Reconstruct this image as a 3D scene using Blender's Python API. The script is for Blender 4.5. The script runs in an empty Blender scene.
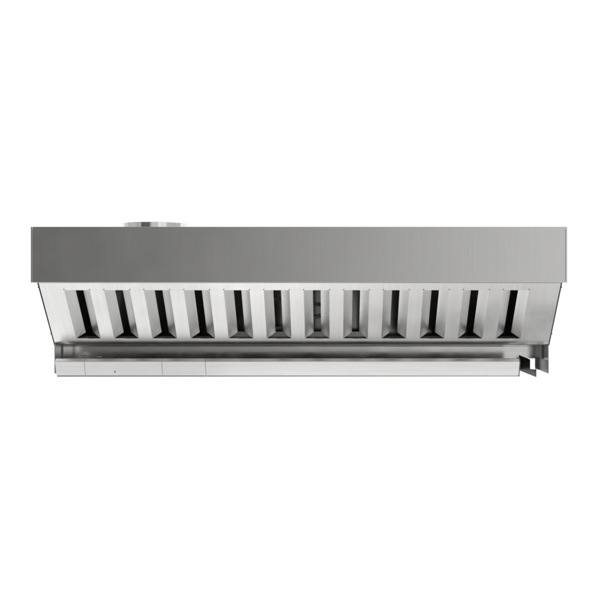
import bpy, bmesh, math, random
from mathutils import Vector
random.seed(4)
scene = bpy.context.scene
COL = scene.collection

# ------------------------------------------------------------------ materials
def brushed(name, base, rough, grain='z', var=0.10, scale=230, bump=0.12, smudge=0.05, spec_aniso=0.0):
    m = bpy.data.materials.new(name); m.use_nodes = True
    nt = m.node_tree; N = nt.nodes; L = nt.links
    b = N['Principled BSDF']
    b.inputs['Metallic'].default_value = 1.0
    tc = N.new('ShaderNodeTexCoord')
    mp = N.new('ShaderNodeMapping')
    s, l = scale, 3.0
    mp.inputs['Scale'].default_value = {'z': (s, l, l), 'x': (l, s, s), 'none': (40, 40, 40)}[grain]
    L.new(tc.outputs['Object'], mp.inputs['Vector'])
    n1 = N.new('ShaderNodeTexNoise'); n1.inputs['Scale'].default_value = 1.0
    n1.inputs['Detail'].default_value = 5.0; n1.inputs['Roughness'].default_value = 0.7
    L.new(mp.outputs['Vector'], n1.inputs['Vector'])
    # hand smudges and uneven polish
    n2 = N.new('ShaderNodeTexNoise'); n2.inputs['Scale'].default_value = 7.0
    n2.inputs['Detail'].default_value = 6.0
    L.new(tc.outputs['Object'], n2.inputs['Vector'])
    cr = N.new('ShaderNodeMapRange')
    cr.inputs['From Min'].default_value = 0.25; cr.inputs['From Max'].default_value = 0.75
    cr.inputs['To Min'].default_value = 1.0 - var; cr.inputs['To Max'].default_value = 1.0 + var
    L.new(n1.outputs['Fac'], cr.inputs['Value'])
    vm = N.new('ShaderNodeVectorMath'); vm.operation = 'SCALE'
    vm.inputs[0].default_value = base
    L.new(cr.outputs['Result'], vm.inputs['Scale'])
    L.new(vm.outputs['Vector'], b.inputs['Base Color'])
    r1 = N.new('ShaderNodeMapRange')
    r1.inputs['From Min'].default_value = 0.3; r1.inputs['From Max'].default_value = 0.7
    r1.inputs['To Min'].default_value = rough - smudge; r1.inputs['To Max'].default_value = rough + smudge
    L.new(n2.outputs['Fac'], r1.inputs['Value'])
    L.new(r1.outputs['Result'], b.inputs['Roughness'])
    bp = N.new('ShaderNodeBump'); bp.inputs['Strength'].default_value = bump
    bp.inputs['Distance'].default_value = 0.0006
    L.new(n1.outputs['Fac'], bp.inputs['Height'])
    L.new(bp.outputs['Normal'], b.inputs['Normal'])
    return m

STEEL_V = brushed('brushed_steel_vertical', (0.72, 0.715, 0.70), 0.29, 'z', var=0.075, scale=420, smudge=0.02)
STEEL_F = brushed('brushed_steel_filter', (0.84, 0.837, 0.825), 0.33, 'z', var=0.07, scale=140, bump=0.08)
STEEL_BK = brushed('brushed_steel_back', (0.80, 0.795, 0.78), 0.16, 'x', var=0.06, scale=160)
STEEL_H = brushed('brushed_steel_horizontal', (0.78, 0.77, 0.755), 0.27, 'x', var=0.07, scale=160)
STEEL_IN = brushed('darkened_plenum_steel', (0.29, 0.287, 0.283), 0.14, 'z', var=0.10, scale=60)  # base darkened to put shade into the plenum
STEEL_B = brushed('blackened_bracket_steel', (0.045, 0.045, 0.044), 0.28, 'z', var=0.15, scale=120)
EDGE_DARK = brushed('dark_edge_line', (0.05, 0.05, 0.05), 0.5, 'none', var=0.1)  # near-black for the shaded line along the side edges
STEEL_D = brushed('dark_screw_steel', (0.20, 0.20, 0.195), 0.40, 'none', var=0.1, scale=40)
GALV = brushed('galvanised_collar', (0.82, 0.82, 0.81), 0.12, 'none', var=0.05, bump=0.3, smudge=0.04)

# ------------------------------------------------------------------ helpers
def link(name, bm, mat, parent=None, bevel=0.0, smooth=False, seg=2):
    bmesh.ops.recalc_face_normals(bm, faces=bm.faces[:])
    me = bpy.data.meshes.new(name); bm.to_mesh(me); bm.free()
    o = bpy.data.objects.new(name, me); COL.objects.link(o)
    me.materials.append(mat)
    if smooth:
        for p in me.polygons: p.use_smooth = True
    if parent is not None: o.parent = parent
    if bevel:
        md = o.modifiers.new('edge', 'BEVEL'); md.width = bevel; md.segments = seg
        md.limit_method = 'ANGLE'; md.angle_limit = math.radians(30)
    return o

def loft(bm, ringA, ringB):
    """closed solid between two matching rings of points"""
    a = [bm.verts.new(p) for p in ringA]; b = [bm.verts.new(p) for p in ringB]
    n = len(a)
    bm.faces.new(a); bm.faces.new(b[::-1])
    for i in range(n):
        j = (i + 1) % n
        bm.faces.new((a[i], b[i], b[j], a[j]))

def prism_x(bm, prof, x0, x1):
    loft(bm, [(x0, y, z) for y, z in prof], [(x1, y, z) for y, z in prof])

def box(bm, x0, x1, y0, y1, z0, z1):
    prism_x(bm, [(y0, z0), (y1, z0), (y1, z1), (y0, z1)], x0, x1)

def thick(path, t):
    """open polyline of sheet metal -> closed outline offset by t on its left"""
    P = [Vector(p) for p in path]; off = []
    for i, p in enumerate(P):
        ns = []
        if i > 0:
            d = (P[i] - P[i-1]).normalized(); ns.append(Vector((-d.y, d.x)))
        if i < len(P) - 1:
            d = (P[i+1] - P[i]).normalized(); ns.append(Vector((-d.y, d.x)))
        n = sum(ns, Vector((0, 0))).normalized()
        off.append(p + n * (t / max(0.35, n.dot(ns[0]))))
    return [tuple(p) for p in P] + [tuple(p) for p in reversed(off)]

def bent_sheet(bm, path, t, x0, x1):
    """sheet folded along x: quads between the path and its offset (handles non-convex outlines)"""
    out = thick(path, t); n = len(path)
    A = [bm.verts.new((x0, y, z)) for y, z in out]
    B = [bm.verts.new((x1, y, z)) for y, z in out]
    m = len(out)
    for i in range(m):
        j = (i + 1) % m
        bm.faces.new((A[i], B[i], B[j], A[j]))
    for V in (A, B):
        for i in range(n - 1):
            bm.faces.new((V[i], V[i+1], V[m-2-i], V[m-1-i]))

def cyl(bm, c, axis, r, h, seg=16, r2=None):
    axis = Vector(axis).normalized(); c = Vector(c)
    u = axis.orthogonal().normalized(); v = axis.cross(u)
    r2 = r if r2 is None else r2
    ra = [c + (u * math.cos(a) + v * math.sin(a)) * r for a in [2 * math.pi * i / seg for i in range(seg)]]
    rb = [c + axis * h + (u * math.cos(a) + v * math.sin(a)) * r2 for a in [2 * math.pi * i / seg for i in range(seg)]]
    loft(bm, ra, rb)

# ------------------------------------------------------------------ dimensions (metres)
W = 1.22                 # half length of the hood
HF = 0.250               # height of the front panel
LIPY, LIPZ = 0.090, -0.001
BOTY, BOTZ = 0.362, -0.307
BACK = 0.594             # depth of the hood
ZLOW = -0.447            # lowest edge of sides and back
T = 0.0018               # sheet thickness
sv = Vector((0, BOTY - LIPY, BOTZ - LIPZ)); SLEN = sv.length; sv.normalize()   # down the slope
nv = Vector((0, -sv.z, sv.y))                                                  # inward: back and up
if nv.y < 0: nv = -nv
def S(x, s, n):          # filter-plane coordinates -> hood coordinates
    return Vector((x, LIPY, LIPZ)) + sv * s + nv * n
S0, S1 = 0.117 * SLEN, 0.892 * SLEN
PITCH, MOUTH, SLOT, IN = 0.1868, 0.1205, 0.036, 0.034
CEN = -0.016
MIT = 0.011
mouths = [CEN + (k - 5.5) * PITCH for k in range(12)]

hood = bpy.data.objects.new('exhaust_hood', None); COL.objects.link(hood)
hood.empty_display_size = 0.2
hood['label'] = 'long brushed stainless steel exhaust hood with twelve slotted baffle openings above a grease trough'
hood['category'] = 'range hood'

# front panel: face, top return, bottom lip
bm = bmesh.new()
bent_sheet(bm, [(0.030, HF), (0.0, HF), (0.0, 0.0), (LIPY, LIPZ)], -T, -W + .0077, W - .0077)
fp = link('front_panel', bm, STEEL_V, hood, bevel=0.0022, seg=3)
for sgn in (-1, 1):      # narrow hem folded round each end of the front panel
    bm = bmesh.new()
    x0, x1 = sorted((sgn * (W - 0.007), sgn * (W + 0.0004)))
    bent_sheet(bm, [(0.030, HF), (-.0006, HF), (-.0006, -.0004), (LIPY, LIPZ - .0004)], -T, x0, x1)
    link('end_hem', bm, STEEL_V, fp, bevel=0.0012)

# top panel
bm = bmesh.new()
CX, CY, CR = -0.714, 0.306, 0.153
seg = 72; hole = [(CX + (CR - .003) * math.cos(2*math.pi*(i+.5)/seg), CY + (CR - .003) * math.sin(2*math.pi*(i+.5)/seg)) for i in range(seg)]
box(bm, -W + 0.003, CX - .2, 0.031, BACK - 0.007, HF - 0.006, HF - 0.004)
box(bm, CX + .2, W - 0.003, 0.031, BACK - 0.007, HF - 0.006, HF - 0.004)
edge = []
for px, py in hole:                     # square outline matched to the round hole
    dx, dy = px - CX, py - CY
    k = min(.2 / max(abs(dx), 1e-6), ((BACK - .007 - CY) if dy > 0 else (CY - .031)) / max(abs(dy), 1e-6))
    edge.append((CX + dx * k, CY + dy * k))
for z in (HF - .006, HF - .004):
    A = [bm.verts.new((x, y, z)) for x, y in hole]; B = [bm.verts.new((x, y, z)) for x, y in edge]
    for i in range(seg):
        j = (i + 1) % seg; bm.faces.new((A[i], A[j], B[j], B[i]))
link('top_panel', bm, STEEL_IN, hood)

# side panels (outline in y,z) with screws
for sgn in (-1, 1):
    bm = bmesh.new()
    prof = [(0.003, HF - 0.007), (0.003, 0.002), (LIPY, LIPZ + 0.004), (BOTY, BOTZ), (BOTY, ZLOW), (BACK - 0.006, ZLOW), (BACK - 0.006, HF - 0.007)]
    xa, xb = sorted((sgn * (W - 0.002), sgn * (W - 0.006)))
    a = [bm.verts.new((xa, y, z)) for y, z in prof]; b = [bm.verts.new((xb, y, z)) for y, z in prof]
    bm.faces.new(a); bm.faces.new(b[::-1])
    for i in range(len(prof)):
        j = (i + 1) % len(prof); bm.faces.new((a[i], b[i], b[j], a[j]))
    bm.normal_update(); bmesh.ops.triangulate(bm, faces=[f for f in bm.faces if len(f.verts) > 4])
    sp = link('side_panel', bm, STEEL_V, hood)
    # stiffening fold standing just inside the panel
    bm = bmesh.new()
    x0, x1 = sorted((sgn * (W - 0.0065), sgn * (W - 0.012)))
    box(bm, x0, x1, 0.476, 0.481, ZLOW + 0.064, BOTZ + 0.02)
    link('fold_seam', bm, STEEL_D, sp)
    bm = bmesh.new()
    x0, x1 = sorted((sgn * (W - 0.0005), sgn * (W - 0.0042)))
    loft(bm, [S(x0, .004, -.002), S(x1, .004, -.002), S(x1, SLEN, -.002), S(x0, SLEN, -.002)],
             [S(x0, .004, .012), S(x1, .004, .012), S(x1, SLEN, .012), S(x0, SLEN, .012)])
    link('edge_dark_strip', bm, EDGE_DARK, sp)  # dark strip added for the shaded line down the slanted edge
    for fy in (0.10, 0.84):
        bm = bmesh.new()
        p = S(0, fy * SLEN, 0.012)
        cyl(bm, (sgn * (W - 0.002), p.y, p.z), (sgn, 0, 0), 0.005, 0.004, 12, 0.004)
        cyl(bm, (sgn * (W + 0.002), p.y, p.z), (sgn, 0, 0), 0.0028, 0.005, 10)
        link('screw', bm, STEEL_D, sp, smooth=False)

# back panel with the drain opening near its right end
DX0, DX1, DZ1 = 1.161, 1.196, -0.389
bm = bmesh.new()
xl, xr = -W + 0.001, W - 0.001
box(bm, xl, DX0, BACK - 0.0055, BACK - 0.0035, ZLOW, HF - 0.007)
box(bm, DX0, DX1, BACK - 0.0055, BACK - 0.0035, DZ1, HF - 0.007)
box(bm, DX1, xr, BACK - 0.0055, BACK - 0.0035, ZLOW, HF - 0.007)
link('back_panel', bm, STEEL_BK, hood)

# dark lining added for the slots' shade, plus an added plate blocking light below
bm = bmesh.new(); box(bm, -W + .008, W - .008, BACK - .010, BACK - .008, -.320, HF - .010); link('plenum_shade_sheet', bm, STEEL_IN, hood)
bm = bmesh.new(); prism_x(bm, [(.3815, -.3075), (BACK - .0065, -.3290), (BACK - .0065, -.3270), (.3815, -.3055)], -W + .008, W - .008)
link('plenum_light_stop', bm, STEEL_IN, hood)

# filter bank: frame sheet + bottom flanges, each baffle a piece of its own
def quad_sheet(bm, pts, t):
    n = (pts[1] - pts[0]).cross(pts[2] - pts[0]).normalized() * t
    loft(bm, pts, [p + n for p in pts])
bm = bmesh.new()
def slab(x0, x1, s0, s1, n0=0.0, n1=T):
    loft(bm, [S(x0, s0, n0), S(x1, s0, n0), S(x1, s1, n0), S(x0, s1, n0)],
             [S(x0, s0, n1), S(x1, s0, n1), S(x1, s1, n1), S(x0, s1, n1)])
fx = W - 0.0065
ml, mr = mouths[0] - MOUTH / 2, mouths[-1] + MOUTH / 2
slab(-fx, fx, 0.0035, S0)                              # top strip
slab(-fx, fx, S1, SLEN * 0.925)                        # bottom strip
slab(-fx, ml, S0, S1); slab(mr, fx, S0, S1)            # plain margins
slab(-fx, fx, SLEN * 0.925 - T, SLEN * 0.925, T, 0.030)  # bottom return
def flange(bm, xm, xs, s0, s1):
    d = T if xs > xm else -T
    loft(bm, [S(xm, s0, 0.0), S(xs, s0, IN), S(xs - d * .6, s0, IN + T), S(xm - d * .6, s0, T)],
             [S(xm, s1, 0.0), S(xs, s1 - MIT, IN), S(xs - d * .6, s1 - MIT, IN + T), S(xm - d * .6, s1, T)])
flange(bm, ml, mouths[0] - SLOT / 2, S0, S1)
flange(bm, mr, mouths[-1] + SLOT / 2, S0, S1)
bank = link('baffle_filter', bm, STEEL_F, hood)

# rolled drip edge along the foot of the filter bank
p = S(0, SLEN * .925, 0); py, pz = p.y, p.z
path = [(py, pz)]
for a in (45, 41, 37, 33, 29, 25, 21, 18, 15, 12):
    py += .00455 * math.cos(math.radians(a)); pz -= .00455 * math.sin(math.radians(a)); path.append((py, pz))
bm = bmesh.new(); bent_sheet(bm, path, T, -fx, fx)
o = link('drip_edge', bm, STEEL_F, bank, smooth=True)
md = o.modifiers.new('split', 'EDGE_SPLIT'); md.split_angle = math.radians(30)
bm = bmesh.new(); box(bm, -.35, .37, .360, .362, -.283, -.241); link('rear_rail', bm, STEEL_IN, hood)

for k in range(11):
    bm = bmesh.new()
    xa, xb = mouths[k] + MOUTH / 2, mouths[k+1] - MOUTH / 2
    ia, ib = mouths[k] + SLOT / 2, mouths[k+1] - SLOT / 2
    r = 0.0022
    wob = random.uniform(-.0007, .0007)
    sec = [(ia, IN + T), (ia + wob, IN), (xa, 0.0), (xb, 0.0), (ib + wob, IN), (ib, IN + T)]
    n = len(sec)
    inner = [(ib - .002, IN + T), (xb - .003, T + .002), (xa + .003, T + .002), (ia + .002, IN + T)]
    def pts(s, m=0.0): return [S(x, s - m * max(0, nn) / IN, nn) for x, nn in sec]
    A = [bm.verts.new(p) for p in pts(S0 + .0003)]; B = [bm.verts.new(p) for p in pts(S1 - .0003, MIT)]
    for i in range(n - 1):
        bm.faces.new((A[i], A[i+1], B[i+1], B[i]))
    ob = link('baffle', bm, STEEL_F, bank)
    md = ob.modifiers.new('sheet', 'SOLIDIFY'); md.thickness = 0.0012; md.offset = -1
    # make sure the sheet normals face outward (towards -n)
    me = ob.data
    mid = me.polygons[2]
    if mid.normal.dot(nv) > 0: me.flip_normals()

# raised dark dots standing for the relief holes at the openings' top corners
proto = None
for c in mouths:
    for sx in (-1, 1):
        p = S(c + sx * MOUTH / 2, S0 - 0.004, -0.0004)
        if proto is None:
            bm = bmesh.new(); cyl(bm, (0, 0, 0), -nv, 0.0030, 0.0016, 12, 0.0018)
            proto = link('relief_dot', bm, STEEL_D, bank)
            o = proto
        else:
            o = proto.copy(); COL.objects.link(o)
        o.parent = bank; o.location = p

# grease trough, in four butted lengths
TF = [(0.356, -0.3715), (0.328, -0.3715), (0.320, -0.3835), (0.316, -0.386), (0.340, -0.4545), (0.353, -0.4560), (0.353, -0.4625), (0.380, -0.4625)]
TX0, TX1 = -1.2035, 1.0655
cuts = [TX0, -1.060, -0.682, -0.469, TX1]
bm = bmesh.new()
bent_sheet(bm, [(0.3805, -0.4600), (BACK - 0.008, -0.4445), (BACK - 0.008, -0.400)], T, TX0, TX1)
trough = link('grease_trough', bm, STEEL_H, hood)
for k in range(4):
    bm = bmesh.new()
    bent_sheet(bm, TF, T, cuts[k] + 0.0007, cuts[k+1] - 0.0007)
    link('trough_cover', bm, STEEL_H, trough, bevel=0.0006)
bm = bmesh.new()      # right end cap of the trough
prism_x(bm, [(0.358, -0.3695), (0.327, -0.3695), (0.319, -0.382), (0.314, -0.386), (0.338, -0.455), (0.345, -0.461), (0.400, -0.461), (0.400, -0.3695)], TX1 + 0.0005, TX1 + 0.003)
link('end_cap', bm, STEEL_D, trough)
bm = bmesh.new()      # set screw in the trough face
cyl(bm, (-0.914, 0.3335, -0.437), (0, -1, -.41), 0.004, 0.002, 10); link('set_screw', bm, STEEL_D, trough)
for x in (-1.13, -1.055):  # bright domes standing for reflected glints inside the trough
    bm = bmesh.new()
    bmesh.ops.create_uvsphere(bm, u_segments=16, v_segments=8, radius=1.0)
    for v in bm.verts: v.co = Vector((x + v.co.x * .014, BACK - .014 + v.co.y * .007, -0.379 + v.co.z * .006))
    link('glint_dome', bm, GALV, trough, smooth=True)

# drain bracket: notched plate running back from the front, beside the trough's open end
def plate_pt(f, z):  # f 0 front .. 1 back
    return Vector((1.154 + (1.114 - 1.154) * f, 0.362 + (BACK - 0.010 - 0.362) * f, z))
bm = bmesh.new()
out = [(0, -0.4646), (1, -0.451), (1, -0.372), (0.36, -0.384), (0.36, -0.432), (0, -0.428)]
A = [plate_pt(f, z) for f, z in out]; B = [p + Vector((0.002, 0, 0)) for p in A]
loft(bm, A, B)
bm.normal_update(); bmesh.ops.triangulate(bm, faces=[f for f in bm.faces if len(f.verts) > 4])
br = link('drain_bracket', bm, STEEL_B, hood)
bm = bmesh.new()      # its other cheek, lying against the side panel
box(bm, W - .0085, W - .0065, BOTY + .001, BACK - .007, -.446, -.3845)
link('bracket_cheek', bm, STEEL_B, br)

# duct collar on the roof
bm = bmesh.new()
cx, cy, R, z0, z1 = CX, CY, CR, HF - 0.003, HF + 0.036
seg = 72
rings = []
for r, z in ((R + .02, z0), (R + .02, z0 + .0015), (R + .0015, z0 + .002), (R, z0 + .01), (R + .0012, z0 + .02), (R, z0 + .028), (R + .002, z1 - .003), (R + .0015, z1), (R - .002, z1), (R - .003, z0)):
    q = [r + .0016 * math.sin(i * 2.1) * (z > z0 + .005) for i in range(seg)]
    rings.append([bm.verts.new((cx + q[i] * math.cos(2*math.pi*i/seg), cy + q[i] * math.sin(2*math.pi*i/seg), z)) for i in range(seg)])
for a, b in zip(rings, rings[1:] + rings[:1]):
    for i in range(seg):
        j = (i + 1) % seg; bm.faces.new((a[i], a[j], b[j], b[i]))
dc = link('duct_collar', bm, GALV, hood, smooth=True)
bm = bmesh.new(); cyl(bm, (CX, CY, HF - .012), (0, 0, 1), CR + .01, .002, 48); link('duct_light_stop', bm, STEEL_D, dc)  # added disc that stops light entering the plenum through the duct

# braces inside the plenum, glimpsed through the middle slots
def bar(p, q, w, name):
    p, q = Vector(p), Vector(q); d = (q - p).normalized(); u = Vector((0, 1, 0)); v = d.cross(u).normalized()
    bm = bmesh.new()
    off = [u * .004 + v * w, -u * .004 + v * w, -u * .004 - v * w, u * .004 - v * w]
    loft(bm, [p + o for o in off], [q + o for o in off]); link(name, bm, STEEL_D, hood)
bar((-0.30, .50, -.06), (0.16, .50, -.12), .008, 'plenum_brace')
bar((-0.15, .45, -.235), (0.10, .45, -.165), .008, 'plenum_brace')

# ------------------------------------------------------------------ camera
D, PX = 4.4, 2.44 / 536
cam = bpy.data.cameras.new('camera'); co = bpy.data.objects.new('camera', cam); COL.objects.link(co)
co.location = (36 * PX, -D, -0.036); co.rotation_euler = (math.radians(90), 0, 0)
cam.sensor_width = 36; cam.lens = 36 * D / (600 * PX)
cam.shift_x = -35 / 600; cam.shift_y = -10 / 600
cam.clip_end = 200
scene.camera = co

# ------------------------------------------------------------------ studio light: white sweep behind and below, darker room in front
w = bpy.data.worlds.new('World'); scene.world = w; w.use_nodes = True
nt = w.node_tree; N = nt.nodes; L = nt.links
bg = N['Background']
tc = N.new('ShaderNodeTexCoord'); sx = N.new('ShaderNodeSeparateXYZ'); L.new(tc.outputs['Generated'], sx.inputs[0])
def M(op, a, b=None):
    n = N.new('ShaderNodeMath'); n.operation = op
    for i, v in enumerate((a, b)):
        if v is None: continue
        if isinstance(v, (int, float)): n.inputs[i].default_value = v
        else: L.new(v, n.inputs[i])
    return n.outputs[0]
def smooth(v, a, b):
    n = N.new('ShaderNodeMapRange'); n.interpolation_type = 'SMOOTHSTEP'
    n.inputs['From Min'].default_value = a; n.inputs['From Max'].default_value = b
    L.new(v, n.inputs['Value']); return n.outputs[0]
def ramp(v, lo, hi, stops):
    n = N.new('ShaderNodeMapRange'); n.inputs['From Min'].default_value = lo; n.inputs['From Max'].default_value = hi
    L.new(v, n.inputs['Value'])
    c = N.new('ShaderNodeValToRGB'); c.color_ramp.interpolation = 'B_SPLINE'
    e = c.color_ramp.elements
    for i, (p, val) in enumerate(stops):
        el = e[i] if i < 2 else e.new((p - lo) / (hi - lo))
        el.position = (p - lo) / (hi - lo); el.color = (val, val, val, 1)
    L.new(n.outputs[0], c.inputs[0]); return c.outputs[0]
def mix(f, a, b):
    n = N.new('ShaderNodeMix'); n.data_type = 'RGBA'
    L.new(f, n.inputs[0])
    for i, v in ((6, a), (7, b)):
        if isinstance(v, float): n.inputs[i].default_value = (v, v, v, 1)
        else: L.new(v, n.inputs[i])
    return n.outputs[2]
X, Y, Z = sx.outputs
negY, negZ = M('MULTIPLY', Y, -1), M('MULTIPLY', Z, -1)
u = M('DIVIDE', X, M('MAXIMUM', negY, 0.25))
uf = M('DIVIDE', X, M('MAXIMUM', negZ, 0.30))
front = ramp(u, -1.0, 1.0, [(-1.0, .09), (1.0, 1.0), (-.45, .095), (-.15, .145), (.1, .49), (.4, .92)])
floor = ramp(uf, -1.2, 1.2, [(-1.2, .5), (1.2, .60), (-.85, .7), (-.5, 2.8), (-.27, 3.1), (-.03, .12), (.3, .26), (.6, .60)])
F = smooth(negY, 0.0, 0.40)
G = smooth(negZ, 0.42, 0.72)
top = smooth(Z, 0.5, 0.85)
col = mix(F, 1.0, front)
ax = M('ABSOLUTE', X)
col = mix(M('MULTIPLY', smooth(ax, .55, .85), smooth(negY, -.55, -.25)), col, 0.54)
col = mix(top, col, 0.8)
low = smooth(negY, 0.30, 0.60)
G2 = smooth(negZ, 0.35, 0.60)
col = mix(G, col, floor)
apron = ramp(u, -1.0, 1.0, [(-1.0, .95), (1.0, .70), (-.4, .88), (0.0, .68)])
col = mix(M('MULTIPLY', low, G2), col, apron)
L.new(col, bg.inputs['Color']); bg.inputs['Strength'].default_value = 1.03

la = bpy.data.lights.new('added_fill', 'AREA'); la.shape = 'RECTANGLE'; la.size = 2.5; la.size_y = 0.60; la.energy = 2.7  # fill lamp added below to grade the filter faces from top to bottom
lo = bpy.data.objects.new('added_fill', la); COL.objects.link(lo); lo.location = (0.70, -0.36, -1.42); lo.rotation_euler = (math.pi, 0, 0)
la.color = (1.0, .99, .975)

scene.view_settings.view_transform = 'Standard'; scene.view_settings.look = 'None'
scene.view_settings.exposure = 0; scene.view_settings.gamma = 1
scene.render.engine = 'CYCLES'
scene.cycles.max_bounces = 10; scene.cycles.glossy_bounces = 8
